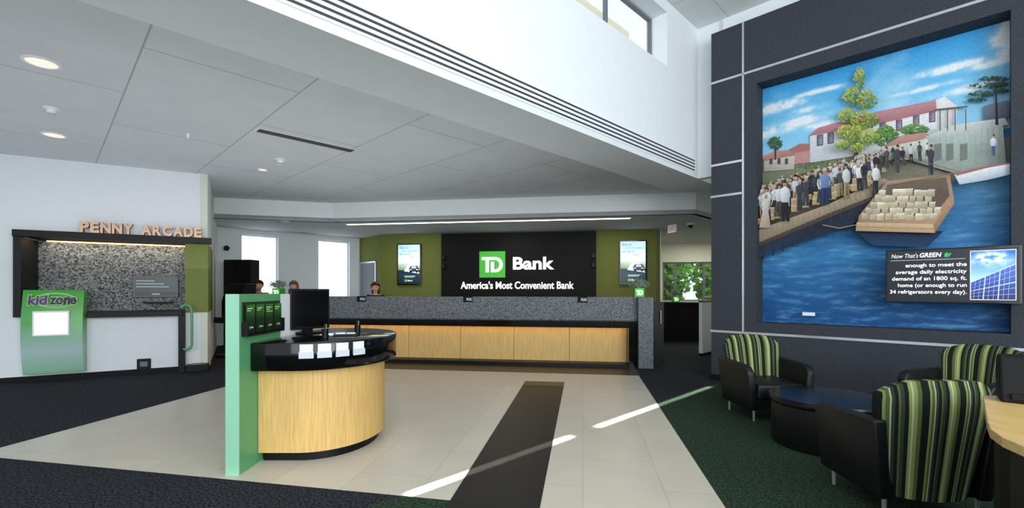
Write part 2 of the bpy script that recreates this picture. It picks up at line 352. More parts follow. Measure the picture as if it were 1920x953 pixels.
# office beyond the passage
struct('wall_office_left',MB().box(2.05,2.17,13.6,17.6,0,3.25),M['cream'],'R')
mb=MB(); mb.box(2.0,2.85,17.5,17.7,0,3.25).box(5.6,9.5,17.5,17.7,0,3.25).box(2.85,5.6,17.5,17.7,0,1.1).box(2.85,5.6,17.5,17.7,2.5,3.25)
struct('wall_office_back',mb,M['cream'],'R')
w=D.objects.new('window_4',None); C.objects.link(w); w.location=fp('R',2.85,17.5); w.rotation_euler=(0,0,fr('R')); w['kind']='structure'
mb=MB().box(0,2.75,.08,.14,1.1,1.15).box(0,2.75,.08,.14,2.45,2.5)
for q in (0,.42,1.42,2.68): mb.box(q,q+.07,.08,.14,1.15,2.45)
mb.build('window_frame',M['grey'],w); MB().box(0.02,2.73,.10,.11,1.12,2.48).build('pane',M['glass'],w)
mb=MB(); wallseg(mb,(9.6,14.2),(3.55,8.15),.12,0,3.7); struct('wall_passage',mb,M['cream'])
mb=MB(); wallseg(mb,(9.6,14.1),tuple(fp('R',8.0,17.6).to_2d()),-.12,0,3.3); struct('wall_office_right',mb,M['cream'])

# ================================================================== CEILING FITTINGS
def downlight(x,y,z,r,label,group=None):
    t=thing('downlight','W',x,y,z,label,'ceiling light',group)
    mb=MB(); n=28
    mb.lathe([(r,0),(r,-.008),(r*.82,-.012),(r*.8,-.004)],n); mb.build('rim',M['plastic_white'],t,smooth=True)
    MB().lathe([(r*.8,-.005),(r*.3,-.006)],n).build('lens',M['glow'],t)
downlight(-4.5,4.47,3.68,.145,'large round recessed ceiling light nearest the front left')
downlight(-6.43,6.56,3.68,.14,'round recessed ceiling light above the wall-mounted green panel')
downlight(-4.51,8.45,3.68,.085,'small recessed ceiling light beyond the black slot vent')
downlight(-5.6,11.55,3.2,.1,'recessed light in the low ceiling above the left tellers')
def sprinkler(x,y,z,label,r=.06):
    t=thing('sprinkler','W',x,y,z,label,'ceiling sprinkler')
    MB().lathe([(r,0),(r,-.012),(r*.6,-.02),(r*.55,-.06),(r*.3,-.07)],20).build('cap',M['plastic_white'],t,smooth=True)
    MB().lathe([(r*.25,-.07),(r*.6,-.085),(r*.6,-.09)],16).build('deflector',M['chrome'],t)
sprinkler(-5.52,5.6,3.68,'white ceiling sprinkler between the two large downlights',.08)
sprinkler(-3.86,7.8,3.68,'white ceiling sprinkler just beyond the black slot vent',.09)
sprinkler(-4.52,6.52,3.68,'tiny white ceiling sprinkler head in the middle of a ceiling panel',.025)
def vent(name,f,x,y,z,L,wd,label,n=3,rz=0):
    t=thing(name,f,x,y,z,label,'air vent',rz=rz)
    MB().box(-wd/2,wd/2,0,L,-.006,0).build('frame',M['plastic_white'],t)
    mb=MB()
    for i in range(n):
        a=-wd/2+wd*(i+.12)/n; mb.box(a,a+wd*.78/n,.02,L-.02,-.009,-.006)
    mb.build('slots',M['dslot'],t); return t
q=inv('M',-3.47,6.34); vent('ceiling_vent','M',q[0],q[1],3.68,1.4,.16,'black slot air vent set in the main ceiling panels')
for (x,y,l) in ((-6.1,11.5,'short slot vent in low ceiling over left window'),(-5.0,12.6,'short slot vent in low ceiling over second window')):
    vent('ceiling_vent','W',x,y,3.2,.6,.1,l,1,rz=-PI/2+.1)
t=thing('wall_vent','M',-3.535,-5,3.56,'long white linear air grille running along the high wall above the beam','air vent')
MB().box(0,.012,0,13.1,0,.24).build('frame',M['plastic_white'],t)
mb=MB()
for i in range(4): mb.box(.012,.016,0,13.05,.025+i*.055,.025+i*.055+.022)
mb.build('slots',M['dslot'],t)
t=thing('light_strip','R',-2.45,11.28,3.198,'long glowing line light recessed in the low ceiling above tellers','ceiling light')
MB().box(-3.58,3.58,-.06,.06,-.012,0).build('housing',M['plastic_white'],t)
MB().box(-3.55,3.55,-.035,.035,-.018,-.012).build('diffuser',M['ledwhite'],t)
t=thing('exit_sign','W',3.98,11.6,2.92,'small exit sign hanging from the low ceiling by the passage','sign',rz=rad(-70))
MB().box(-.15,.15,-.02,.02,0,.2).build('case',M['plastic_white'],t,bevel=.005)
MB().box(-.015,.015,-.01,.01,.2,.28).build('hanger',M['chrome'],t)
text('EXIT',M['exitred'],t,0,-.021,.05,w=.2,h=.09,align='C')
t=thing('dome_camera','W',4.55,11.9,3.2,'dark dome camera on the low ceiling near the exit sign','camera')
MB().lathe([(.1,0),(.1,-.04),(.07,-.05)],20).build('base',M['plastic_white'],t,smooth=True); MB().sphere((0,0,-.05),.07).build('dome',M['blackgloss'],t,smooth=True)
t=thing('wall_camera','V',.15,0,2.65,'small black camera on the white wall left of the sunlit windows','camera')
MB().box(-.03,.03,-.08,0,-.03,.03).build('bracket',M['black'],t); MB().sphere((0,-.13,-.02),.075).build('dome',M['blackgloss'],t,smooth=True)

# ================================================================== LEFT WALL: COIN ALCOVE
t=thing('display_alcove','L',1.35,0,0,'black framed wall alcove with mottled grey back and jutting canopy','alcove')
MB().box(.187-1.35,.281-1.35,-.12,.6,1.06,2.36).build('side_frame',M['black'],t,bevel=.004)
MB().box(.187-1.35,2.86-1.35,-.16,.0,2.36,2.47).build('canopy',M['black'],t,bevel=.004)
MB().box(.281-1.35,2.45-1.35,0,.6,2.36,2.395).build('lid',M['blackmatte'],t)
MB().box(.281-1.35,2.45-1.35,.58,.6,1.12,2.36).build('back_panel',M['collage'],t)
MB().box(1.09-1.35,2.45-1.35,-.16,.6,1.03,1.12).build('shelf',M['black'],t,bevel=.004)
MB().box(.2-1.35,1.09-1.35,0.001,.6,1.03,1.12).build('inner_shelf',M['black'],t)
MB().box(2.35-1.35,2.45-1.35,-.13,-.001,0,1.03).build('leg',M['black'],t,bevel=.004)
MB().box(.4-1.35,2.4-1.35,.54,.57,2.345,2.36).build('light_strip',M['ledwarm'],t)
# lettering
t=thing('letter_sign','L',1.0,-.07,2.47,'raised copper capital letters standing on the black alcove canopy','sign')
word='PENNY ARCADE'; cuw={'P':.13,'E':.125,'N':.15,'Y':.145,' ':.09,'A':.16,'R':.14,'C':.15,'D':.15}
tot=sum(cuw[c]+.02 for c in word); x=0; k=1.72/tot
for c in word:
    if c!=' ': text(c,M['copper'],t,x,0,0,w=cuw[c]*k*1.04,h=.185,ext=.085,bold=.045,name='letter',side=M['copperside'])
    x+=(cuw[c]+.02)*k
t=thing('wall_screen','L',1.93,.56,1.36,'small dark monitor on the mottled alcove back','screen')
MB().box(-.35,.35,-.04,0,0,.41).build('case',M['blackgloss'],t,bevel=.006)
p=Pic(); p.rect(-.32,.32,.03,.38,[(34,42,44),(40,50,52),(46,56,58),(34,42,44)])
for i,(a,b) in enumerate(((-.3,-.02),(-.3,.12),(-.3,.2))): p.rect(a,b,.3-i*.055,.322-i*.055,(100,120,122))
p.rect(-.32,.32,.03,.1,(26,34,34)); p.rect(-.06,.06,.05,.075,(110,126,120))
p.build('display',M['screen'],t,loc=(0,-.041,0))
t=thing('keyboard_shelf','L',1.98,.575,1.25,'narrow black tray on alcove back beneath the small monitor','tray')
MB().box(-.22,.22,-.2,0,0,.03).build('tray',M['black'],t,bevel=.004); MB().box(-.18,.18,-.17,-.04,.03,.045).build('keypad',M['grey'],t,bevel=.003)
t=thing('outlet_box','L',1.835,0,.08,'square black outlet box low on white alcove front','outlet')
MB().box(-.1,.1,-.02,0,0,.19).build('frame',M['black'],t,bevel=.004); MB().box(-.055,.055,-.026,-.02,.05,.14).build('face',M['grey'],t,bevel=.004)
t=thing('floor_box','L',2.62,-.14,0,'low black box on the floor at the end of the alcove wall','box')
MB().box(-.15,.2,-.13,.11,0,.13).build('body',M['black'],t,bevel=.01); MB().box(-.05,.1,-.1,.05,.13,.145).build('plate',M['grey'],t,bevel=.003)
t=thing('tube_rail','L',2.47,-.19,0,'green bent tube loop standing beside the alcove leg','rail')
pts=[(-.08,0,1.18)]+[( -.0+.09*math.cos(a),0,1.13+.1*math.sin(a)) for a in [PI*.75,PI*.5,PI*.25,0]]+[(.09,0,.55)]+[(.0+.09*math.cos(a),0,.5+.09*math.sin(a)) for a in [0,-PI*.25,-PI*.5,-PI*.75]]
MB().tube(pts,.022,10).build('tube',M['pyl'],t,smooth=True)
MB().box(-.1,-.04,-.03,.055,.40,.46).build('mount',M['black'],t); MB().box(-.1,-.05,-.03,.055,1.05,1.11).build('mount',M['black'],t)
# kid panel
t=thing('kids_panel','L',.685,-.003,.13,'curved green touchscreen panel for children on the white wall','kiosk')
def fy(z): return -(.12+.12*math.sin(PI*(z/1.37)*.9+.2))
bm=MB(); n=20; hw=.375; prof=[(fy(1.37*i/n),1.37*i/n) for i in range(n+1)]
bm.prism(prof+[(0,1.37),(0,0)],-hw,hw,'x'); bm.build('body',M['kid'],t,bevel=.006,smooth=True)
yf=fy(.85)-.012
MB().box(-.235,.215,yf-.012,yf+.03,.62,1.03).build('screen_bezel',M['plastic_white'],t,bevel=.01)
p=Pic(); p.rect(-.21,.19,.65,1.0,[(232,238,245),(240,245,250),(250,252,255),(236,240,248)]); p.build('display',M['screen'],t,loc=(0,yf-.013,0))
p=Pic(); yk=fy(1.09)-.004
for i in range(26):
    a0=2*PI*i/26; a1=2*PI*(i+1)/26; w0=.035
    p.poly([(.03+.27*math.cos(a0),1.2+.13*math.sin(a0)),(.03+.27*math.cos(a1),1.2+.13*math.sin(a1)),(.03+(.27-w0)*math.cos(a1),1.2+(.13-w0)*math.sin(a1)),(.03+(.27-w0)*math.cos(a0),1.2+(.13-w0)*math.sin(a0))],(140,200,124))
p.build('swirl',M['vc'],t,loc=(0,yk,0))
M['purple']=mat('purple_print',(84,36,126),.5,var=.03); M['dkgreen']=mat('dark_green_print',(38,30,62),.5,var=.03); M['outline']=mat('pale_outline_print',(186,224,150),.5,var=.02)
for (s,x,z,w,h,m) in (('kid',-.30,1.13,.24,.155,'purple'),('zone',-.045,1.13,.335,.12,'dkgreen')):
    text(s,M['outline'],t,x-.012,yk-.003,z-.012,w=w+.024,h=h+.024,ext=.004,bold=.07,shear=.12,name='lettering_outline')
    text(s,M[m],t,x,yk-.008,z,w=w,h=h,ext=.006,bold=.03,shear=.12)

# ================================================================== INFORMATION KIOSK
KX,KY=-2.2,4.7
t=thing('info_kiosk','W',KX,KY,0,'rounded oak kiosk with black counter and tall green end panel','kiosk'); KI=t
def dshape(x0,xs,rx,ry,n=36): return [(x0,-ry)]+[(xs+rx*math.cos(-PI/2+PI*i/n),ry*math.sin(-PI/2+PI*i/n)) for i in range(n+1)]+[(x0,ry)]
MB().box(-.108,0,-.93,-.26,0,1.465).build('end_panel',M['pyl'],t,bevel=.003)
MB().box(-.11,-.0,-.935,-.928,0,1.467).build('end_panel_edge',M['pyl_light'],t)
MB().box(-.105,-.003,-.26,.5,0,1.46).build('white_panel',M['plastic_white'],t,bevel=.003)
MB().prism(dshape(.005,.33,.56,.66),.09,.83,'z').build('body',M['wood'],t,smooth=True)
MB().prism(dshape(.02,.33,.50,.60),0,.09,'z').build('plinth',M['black'],t,smooth=True)
MB().prism(dshape(.003,.33,.68,.78),.815,1.055,'z').build('countertop',M['blackgloss'],t,bevel=.012,smooth=True)
rk=thing('brochure_rack','W',KX+.002,KY-.6,1.12,'dark green leaflet rack on the tall green kiosk panel','rack',rz=PI/2)
MB().box(-.30,.30,-.012,0,0,.28).build('backing',mat('rack_green',(16,48,24),.3,var=.05),rk)
MB().box(-.30,.30,-.055,-.012,0,.015).build('tray',M['black'],rk)
for x in (-.305,.295): MB().box(x,x+.01,-.055,0,0,.12).build('tray_end',M['black'],rk)
for i in range(4):
    b=thing('brochure','W',KX+.02,KY-.6-.225+.15*i,1.137,'green and black folded leaflet standing in kiosk rack','leaflet','leaflets in the kiosk rack',rz=PI/2)
    MB().box(-.066,.066,-.012,-.004,0,.24).build('pages',M['blackmatte'],b)
    p=Pic(); p.poly([(-.066,0),(.066,0),(.066,.12),(-.066,.12)],[(8,16,10),(8,16,10),(16,52,18),(16,48,18)])
    p.poly([(-.066,.12),(.066,.12),(.066,.24),(-.066,.24)],[(16,48,18),(16,52,18),(58,132,40),(44,112,34)])
    p.rect(-.05,.03,.205,.214,(205,220,205)); p.rect(-.05,.0,.188,.195,(205,220,205)); p.rect(-.02,.005,.04,.062,(80,180,60)); p.rect(.01,.038,.045,.057,(215,215,215))
    if i==2: p.rect(-.05,.055,.17,.178,(220,200,60))
    p.build('cover',M['vc'],b,loc=(0,-.0125,0))
for i,xl in enumerate((.47,.60,.72,.825)):
    u=(xl-.33)/.68; yl=-.78*math.sqrt(1-u*u); nx=(xl-.33)/.68**2; ny=yl/.78**2; ang=math.atan2(ny,nx)+PI/2
    b=thing('card_holder','W',KX+xl+.003*math.cos(ang-PI/2),KY+yl+.003*math.sin(ang-PI/2),.93,'clear pocket of white cards on the kiosk counter edge','card holder','card pockets on the kiosk counter edge',rz=ang)
    MB().box(-.052,.052,-.014,-.002,0,.112).build('cards',M['papwhite'],b)
    MB().box(-.058,.058,-.022,-.018,-.005,.05).build('pocket',M['clearp'],b)
mo=thing('kiosk_monitor','W',-2.08,4.80,1.056,'black touchscreen monitor standing on the kiosk counter','monitor',rz=rad(50))
MB().box(-.205,.205,-.025,.03,.045,.455).build('case',M['black'],mo,bevel=.006)
MB().box(-.185,.185,-.0275,-.0255,.07,.435).build('display',M['blackgloss'],mo)
MB().box(-.05,.05,.03,.06,.01,.25).build('stand_neck',M['black'],mo); MB().box(-.12,.12,-.05,.09,0,.014).build('stand_foot',M['black'],mo,bevel=.004)
for (x,y,l) in ((-1.72,4.3,'black pen cup nearest the front of the kiosk counter'),(-1.58,4.78,'black pen cup toward the back of the kiosk counter')):
    c=thing('pen_cup','W',x,y,1.056,l,'pen cup')
    MB().lathe([(.028,0),(.03,.085),(.025,.085),(.024,.01)],16).build('cup',M['black'],c,smooth=True)
    for a in range(3): MB().tube([(.005*a,.003,.01),(.012*math.cos(a*2),.012*math.sin(a*2),.13)],.004,6).build('pen',M['pyl'] if a==0 else M['black'],c)
c=thing('slip_tray','W',-1.62,4.55,1.056,'low glossy tray with paper slips on kiosk counter','tray',rz=.3)
MB().box(-.11,.11,-.06,.06,0,.02).build('tray',M['black'],c,bevel=.003)
MB().box(-.09,.0,-.045,.045,.02,.03).build('slip_stack',M['papwhite'],c); MB().box(.01,.09,-.045,.045,.02,.027).build('slip_stack',M['papwhite'],c)

# ================================================================== TELLER COUNTER
t=thing('teller_counter','R',-3.5,9.15,0,'long teller counter with oak front, black ledge and grey stone screen','counter'); TC=t
MB().box(-4.5,4.54,0,.6,.77,.9).build('ledge',M['blackgloss'],t,bevel=.008)
MB().box(4.37,4.54,0.0,.4,0,.77).build('leg',M['blackgloss'],t,bevel=.006)
for i in range(8):
    x1=4.363-1.13*i; x0=max(x1-1.122,-4.5)
    MB().box(x0,x1,.34,.37,.07,.77).build('front_panel',M['wood'],t)
MB().box(-4.5,4.37,.37,.5,0,.77).build('carcass',M['blackmatte'],t)
MB().box(-4.5,4.37,.03,.37,0,.07).build('plinth',M['black'],t,bevel=.004)
MB().box(-3.75,4.55,.22,.62,.9,1.36).build('stone_screen',M['stone'],t,bevel=.006)
MB().box(4.55,4.83,.03,.62,0,1.36).build('end_panel',M['stone'],t,bevel=.006)
MB().box(-4.45,4.35,.24,.28,.761,.769).build('light_strip',M['ledwarm'],t)
for s,l in ((-4.656,'small plaque hung on stone screen nearest the kiosk monitor'),(-2.33,'small plaque hung on stone screen below the green logo sign'),(0.0,'small plaque hung on stone screen near the right counter end')):
    b=thing('plaque','R',s,9.368,1.25,l,'plaque')
    MB().box(-.1,.1,-.012,0,0,.118).build('plate',M['blackmatte'],b)
    text('FDIC',M['papwhite'],b,.03,-.0125,.03,w=.12,h=.055,align='C',ext=.001,bold=.02)
def planter(f,x,y,z,label,k=1):
    b=thing('potted_plant',f,x,y,z,label,'plant')
    MB().box(-.095,.095,-.095,.095,0,.18).build('pot',M['boxgreen'],b,bevel=.006)
    logo(b,-.08,.01,.16,-.096,.002)
    mb=MB(); r=random.Random(int(x*100))
    for i in range(170):
        th=r.uniform(0,2*PI); ph=r.uniform(-.2,1.4); R=r.uniform(.08,.2)
        c=Vector((R*math.cos(th)*math.cos(ph),R*math.sin(th)*math.cos(ph),.22+R*.7*math.sin(ph)))
        d=Vector((math.cos(th),math.sin(th),.7)).normalized(); s=d.cross(Vector((0,0,1))).normalized()*.022; e=d*.04
        u=d.cross(s).normalized()*.008
        mb.plane([c-e,c+s+u,c+e,c-s+u])
    for i in range(9):
        a=2*PI*i/9; mb.tube([(0,0,.17),(.05*math.cos(a),.05*math.sin(a),.22),(.12*math.cos(a),.12*math.sin(a),.27)],.004,5)
    mb.build('foliage',M['leaf'],b); return b
planter('R',1.1,9.5,1.36,'grey-green plant in green cube pot on the right counter end')
planter('R',-6.72,9.55,1.36,'grey-green plant in green cube pot beside the left tellers')
t=thing('swing_gate','R',1.45,9.45,0,'black waist-high swing gate at the right counter end','gate')
MB().box(-.1,.12,0,.05,.05,1.27).build('leaf',M['black'],t,bevel=.005); MB().box(-.12,-.09,-.01,.06,0,1.3).build('post',M['blackmatte'],t)
MB().tube([(.05,-.0,.85),(.05,-.06,.85),(.05,-.06,1.1),(.05,0,1.1)],.012,8).build('handle',M['chrome'],t,smooth=True)
t=thing('tall_cabinet','W',-7.06,12.0,0,'tall black cabinet standing left of the first sunlit window','cabinet',rz=rad(-6))
MB().box(-.37,.37,0,.35,0,2.28).build('body',M['blackmatte'],t,bevel=.006)
for s in (-1,1):
    d=MB().box(min(0,s*.365)+.004,max(0,s*.365)-.004,-.018,0,.05,2.24).build('door',M['black'],t); MB().box(s*.05-.008,s*.05+.008,-.04,-.018,1,1.25).build('handle',M['chrome'],d)
t=thing('coin_machine','R',-7.62,9.4,.901,'black coin machine at far left end of the teller ledge','machine')
MB().prism([(-.2,0),(.3,0),(.3,.74),(-.02,.74),(-.1,.6),(-.2,.35)],-.24,.24,'x').build('body',M['black'],t,bevel=.02); MB().box(-.15,.15,-.19,-.13,.2,.33).build('slot_panel',M['grey'],t)

# ------------------------------------------------------------------ back wall sign and screens
t=thing('sign_panel','R',-1.9,13.6,.9,'large black wall panel with green logo square and white lettering','sign')
MB().box(-2.28,2.28,-.1,0,0,2.28).build('board',M['blackmatte'],t,bevel=.004)
lg=logo(t,-1.11,.965,.77,-.1,.03)
text('Bank',M['logowhite'],t,-.11,-.1,1.19,w=1.2,h=.37,ext=.03,bold=.03)
text("America's Most Convenient Bank",M['logowhite'],t,-1.68,-.1,.63,w=3.33,h=.225,ext=.02,bold=.02)
for s in (-1,1):
    for dz in (1.5,1.24):
        sp=MB().box(s*2.2-.05,s*2.2+.05,-.2,-.1,dz,dz+.14).build('speaker',M['black'],t,bevel=.01)
M['cyan']=mat('screen_cyan',(60,150,190),emit=.7,var=.01); M['inkblue']=mat('screen_blue_text',(40,110,160),emit=.6,var=.01)
def portrait(s,label):
    t=thing('portrait_screen','R',s,13.6,1.65,label,'screen')
    MB().box(-.375,.375,-.08,-.01,0,1.25).build('case',M['blackgloss'],t,bevel=.006); MB().box(-.15,.15,-.01,0,.4,.85).build('mount',M['blackmatte'],t)
    p=Pic(); a,b=-.345,.345
    p.rect(a,b,.03,1.22,(18,40,62))
    p.poly([(a,.72),(b,.72),(b,1.22),(a,1.22)],[(206,220,226),(226,234,238),(182,214,228),(154,196,216)])
    p.poly([(a,.45),(b,.45),(b,.72),(a,.72)],[(96,116,108),(106,128,120),(226,234,238),(206,220,226)])
    p.poly([(a,.45),(-.1,.45),(.02,.66),(a,.62)],[(98,126,88),(116,140,100),(194,212,200),(156,182,150)])
    p.poly([(-.16,.42),(.34,.34),(.12,.72),(.03,.72)],[(225,232,235),(190,204,208),(244,246,247),(234,238,240)])
    p.poly([(.02,.40),(.29,.40),(.31,.5),(.25,.58),(.06,.58),(0,.5)],(52,64,76)); p.poly([(.07,.5),(.24,.5),(.22,.57),(.09,.57)],(170,190,200))
    p.ell(.06,.41,.035,.04,(12,14,16)); p.ell(.25,.41,.035,.04,(12,14,16)); p.rect(.03,.08,.45,.475,(240,240,225)); p.rect(.23,.28,.45,.475,(240,240,225))
    p.poly([(a,.03),(b,.03),(b,.34),(a,.34)],[(14,26,34),(16,28,36),(34,60,70),(28,50,60)])
    p.rect(-.14,.2,.265,.28,(190,205,212)); p.rect(-.14,.16,.235,.25,(190,205,212)); p.rect(-.14,-.06,.1,.17,(70,175,55))
    p.build('display',M['screen'],t,loc=(0,-.081,0))
    text('Save on',M['inkblue'],t,-.3,-.0835,1.1,h=.075,w=.27,ext=.001)
    text('AUTO INSURANCE',M['cyan'],t,-.22,-.0835,1.0,w=.54,h=.06,ext=.001)
    text("that's right for",M['inkblue'],t,-.3,-.0835,.9,w=.34,h=.07,ext=.001)
    text('YOU.',M['cyan'],t,0,-.0835,.81,w=.18,h=.06,ext=.001)
    text('Bank',M['logowhite'],t,-.04,-.0835,.11,w=.16,h=.05,ext=.001)
portrait(-5.2,'lit portrait screen on olive wall left of the black sign panel')
portrait(1.4,'lit portrait screen on olive wall right of the black sign panel')

# ------------------------------------------------------------------ passage furniture
t=thing('reception_desk','R',2.95,14.2,0,'black reception desk seen through the passage before the far window','desk')
MB().box(-.6,.8,0,.6,0,1.08).build('body',M['blackmatte'],t,bevel=.01); MB().box(-.65,.85,-.06,.66,1.08,1.14).build('worktop',M['black'],t,bevel=.008)
planter('R',2.72,14.4,1.14,'plant in green cube pot on the desk beyond the passage')
t=thing('white_partition','W',4.32,10.6,0,'low white partition at the right of the passage','partition',rz=rad(45))
MB().box(0,.9,0,.08,.06,1.22).build('panel',M['plastic_white'],t); MB().box(0,.9,-.01,.09,1.22,1.25).build('cap',M['black'],t); MB().box(0,.9,.01,.07,0,.06).build('base',M['blackmatte'],t)

# ================================================================== MURAL
PM=8.185; MX0=-1.1
def mp(px,py):
    k=(px-960)/876; Y=PM/(.70711*(1+k)); X=k*Y
    return ((X-Y)*.70711-MX0, 1.5-(py-544)/876*Y-1.0)
p=Pic(); Lx,Rx=-2.47-MX0,.26-MX0; bot,top=-.01,3.74
r=random.Random(5)
def mpoly(pts,c,mi=0): p.poly([mp(*q) for q in pts],c,mi)
clouds=[(1458,200,32,14,1.0),(1448,246,28,12,1.0),(1530,172,28,10,.9),(1512,205,22,9,.6),(1785,126,42,15,1.1),(1750,138,28,10,.8),(1862,118,32,12,.8),(1885,75,18,28,1.1),(1725,168,40,12,.8),(1500,228,34,13,.8),(1820,165,42,14,.7),(1560,230,42,14,.6)]
cl=[]
for cx,cy,w,h,a in clouds:
    q=mp(cx,cy); q2=mp(cx+w,cy-h); cl.append((q[0],q[1],abs(q2[0]-q[0]),abs(q2[1]-q[1]),a))
def skyf(x,z):
    t=max(0,min(1,(z-2.0)/1.74)); u=(x-Lx)/(Rx-Lx)
    c=mixc((192,224,240),(122,196,234),min(1,t*1.7)) if t<.59 else mixc((122,196,234),(56,156,220),(t-.59)/.41)
    n=noise.fractal(Vector((x*5.5,z*6.5,.3)),.8,2.0,6); n2=noise.fractal(Vector((x*1.7+5,z*2.1,1.3)),.9,2.0,5)
    k=0
    for cx,cz,w,h,a in cl:
        d=((x-cx)/w)**2+((z-cz)/h)**2
        if d<9: k=max(k,a*math.exp(-d*.5)*(1.1+1.2*n))
    k=max(k*1.5,(n2-.12)*.7*(1-t*.5)); k=max(0,min(.94,k))
    return mixc(c,(236,241,245),k)
p.grid(Lx,Rx,1.7,top,150,110,skyf)
def waterf(x,z):
    u=(x-Lx)/(Rx-Lx); v=z/2.4
    c=mixc((24,80,138),(46,114,170),max(0,min(1,v*2.2))) 
    deep=math.exp(-((u-.45)/.28)**2-((v-.74)/.16)**2); c=mixc(c,(18,50,88),.8*deep)
    lt=math.exp(-((u-.95)/.25)**2-((v-.8)/.2)**2); c=mixc(c,(104,160,192),.65*lt)
    mid=math.exp(-((u-.15)/.4)**2-((v-.42)/.16)**2); c=mixc(c,(66,136,186),.45*mid)
    w=noise.fractal(Vector((x*2.6,z*15,2.2)),.9,2.1,5)
    w2=noise.fractal(Vector((x*7,z*34,7.7)),.8,2.0,4)
    amp=.3+.42*(1-v)
    s=max(0,w*.8+w2*.5)*amp
    dk=max(0,-w*.8-w2*.4)*amp*.6
    c=mixc(c,(136,190,222),min(.5,s)); return mixc(c,(14,50,98),min(.5,dk))
p.grid(Lx,Rx,bot,2.45,150,190,waterf)
# land strip and far bank
mpoly([(1430,300),(1520,290),(1700,268),(1898,258),(1898,322),(1780,340),(1650,350),(1430,436)],[(112,122,96),(124,134,104),(132,140,116),(142,148,130),(128,136,122),(118,116,100),(124,118,100),(120,112,92)])
def mtree(cx,cy,rx,ry,n,cols,sz=5):
    for i in range(n):
        a=r.uniform(0,2*PI); q=math.sqrt(r.random()); dx=q*math.cos(a)*(1-.35*max(0,-math.sin(a)*q)); dy=q*math.sin(a)
        x=cx+rx*dx; y=cy+ry*dy
        if 1432<x<1890:
            s=r.uniform(.45,1)*sz; lit=(-dx*.6-dy)*.5+r.uniform(-.45,.45); c=cols[max(0,min(len(cols)-1,int((.5-lit*.5)*len(cols))))]
            j=r.uniform(-.4,.4)*s
            mpoly([(x-s,y+j),(x+j,y-s*.8),(x+s,y-j),(x-j,y+s*.8)],c)
mtree(1500,306,60,10,200,[(134,146,104),(114,128,88),(92,108,76)],4); mtree(1680,296,60,12,180,[(134,146,104),(114,128,88),(92,108,76)],4)
# houses, left
mpoly([(1433,296),(1478,286),(1490,284),(1490,318),(1433,322)],[(196,186,176),(206,196,186),(202,194,184),(176,168,158),(168,160,150)]); mpoly([(1430,294),(1452,284),(1495,280),(1490,292),(1433,303)],[(196,144,136),(190,138,130),(180,128,122),(166,116,110),(174,124,116)])
mpoly([(1490,282),(1519,276),(1519,305),(1490,308)],(184,140,134)); mpoly([(1478,282),(1500,270),(1520,270),(1520,282),(1490,288)],(164,110,106))
for x in (1443,1458,1472): mpoly([(x,298),(x+6,297),(x+6,308),(x,309)],(80,76,78))
mtree(1455,268,14,12,90,[(76,118,72),(56,96,58),(40,72,48)],3); mpoly([(1453,275),(1456,275),(1456,300),(1453,300)],(70,60,48))
# main white building
mpoly([(1519,254),(1645,232),(1760,206),(1760,262),(1690,280),(1519,306)],[(212,214,220),(226,228,232),(232,233,236),(204,207,212),(198,202,208),(186,190,196)])
mpoly([(1517,256),(1535,240),(1645,210),(1755,188),(1775,184),(1760,208),(1645,234)],[(166,112,120),(186,132,140),(182,126,134),(188,136,142),(184,132,138),(164,112,118),(168,114,122)])
mpoly([(1755,188),(1772,182),(1795,200),(1790,250),(1760,256)],[(224,222,226),(228,228,230),(214,214,218),(180,182,186),(190,190,194)])
for i in range(9):
    f=i/9; mpoly([(1519,258+f*46),(1645,236+f*52),(1760,210+f*50),(1760,210.8+f*50),(1645,236.9+f*52),(1519,259+f*46)],(198,201,206))
for (x,y) in ((1538,262),(1558,258),(1655,240),(1686,234),(1718,226),(1748,218)):
    mpoly([(x-6,y-8),(x+6,y-10),(x+6,y+11),(x-6,y+13)],(124,72,78)); mpoly([(x-4,y-6),(x+4,y-8),(x+4,y+9),(x-4,y+11)],[(80,96,118),(118,136,156),(146,162,178),(94,110,130)])
    mpoly([(x-4,y+1),(x+4,y-1),(x+4,y),(x-4,y+2)],(170,150,150))
gc=[(128,172,86),(100,150,66),(72,122,54),(48,90,46)]
mtree(1662,256,24,20,300,gc,3.2); mtree(1715,244,28,10,170,gc,3)
# barn roofs at right
mpoly([(1700,272),(1750,244),(1880,232),(1886,310),(1790,326),(1700,300)],[(160,174,166),(174,188,180),(188,198,192),(156,168,162),(138,150,144),(144,152,146)])
for i in range(12): 
    x=1752+i*11; mpoly([(x,246-i*.8),(x+.8,246-i*.8),(x+.8,318-i*.6),(x,318-i*.6)],(148,160,154))
mpoly([(1655,277),(1690,256),(1735,250),(1745,256),(1700,274)],[(164,118,110),(190,144,134),(186,140,130),(174,126,118),(168,120,112)]); mpoly([(1735,258),(1790,236),(1884,222),(1890,236),(1800,250),(1750,262)],[(180,186,186),(204,207,206),(208,211,211),(186,191,191),(180,186,186),(170,176,176)])
mpoly([(1660,277),(1740,262),(1740,300),(1665,302)],[(190,194,186),(208,212,202),(178,182,174),(168,172,164)]); mpoly([(1845,200),(1892,190),(1892,222),(1845,228)],[(120,128,150),(114,122,144),(92,100,120),(96,104,124)])
for x in (1752,1774,1800): mpoly([(x,272),(x+14,270),(x+14,300),(x,304)],(116,124,118))
for x in (1762,1776,1790,1810): mpoly([(x,206),(x+2,206),(x+2,246),(x,248)],(100,90,80))
mpoly([(1755,206),(1815,200),(1815,203),(1755,209)],(106,94,84))
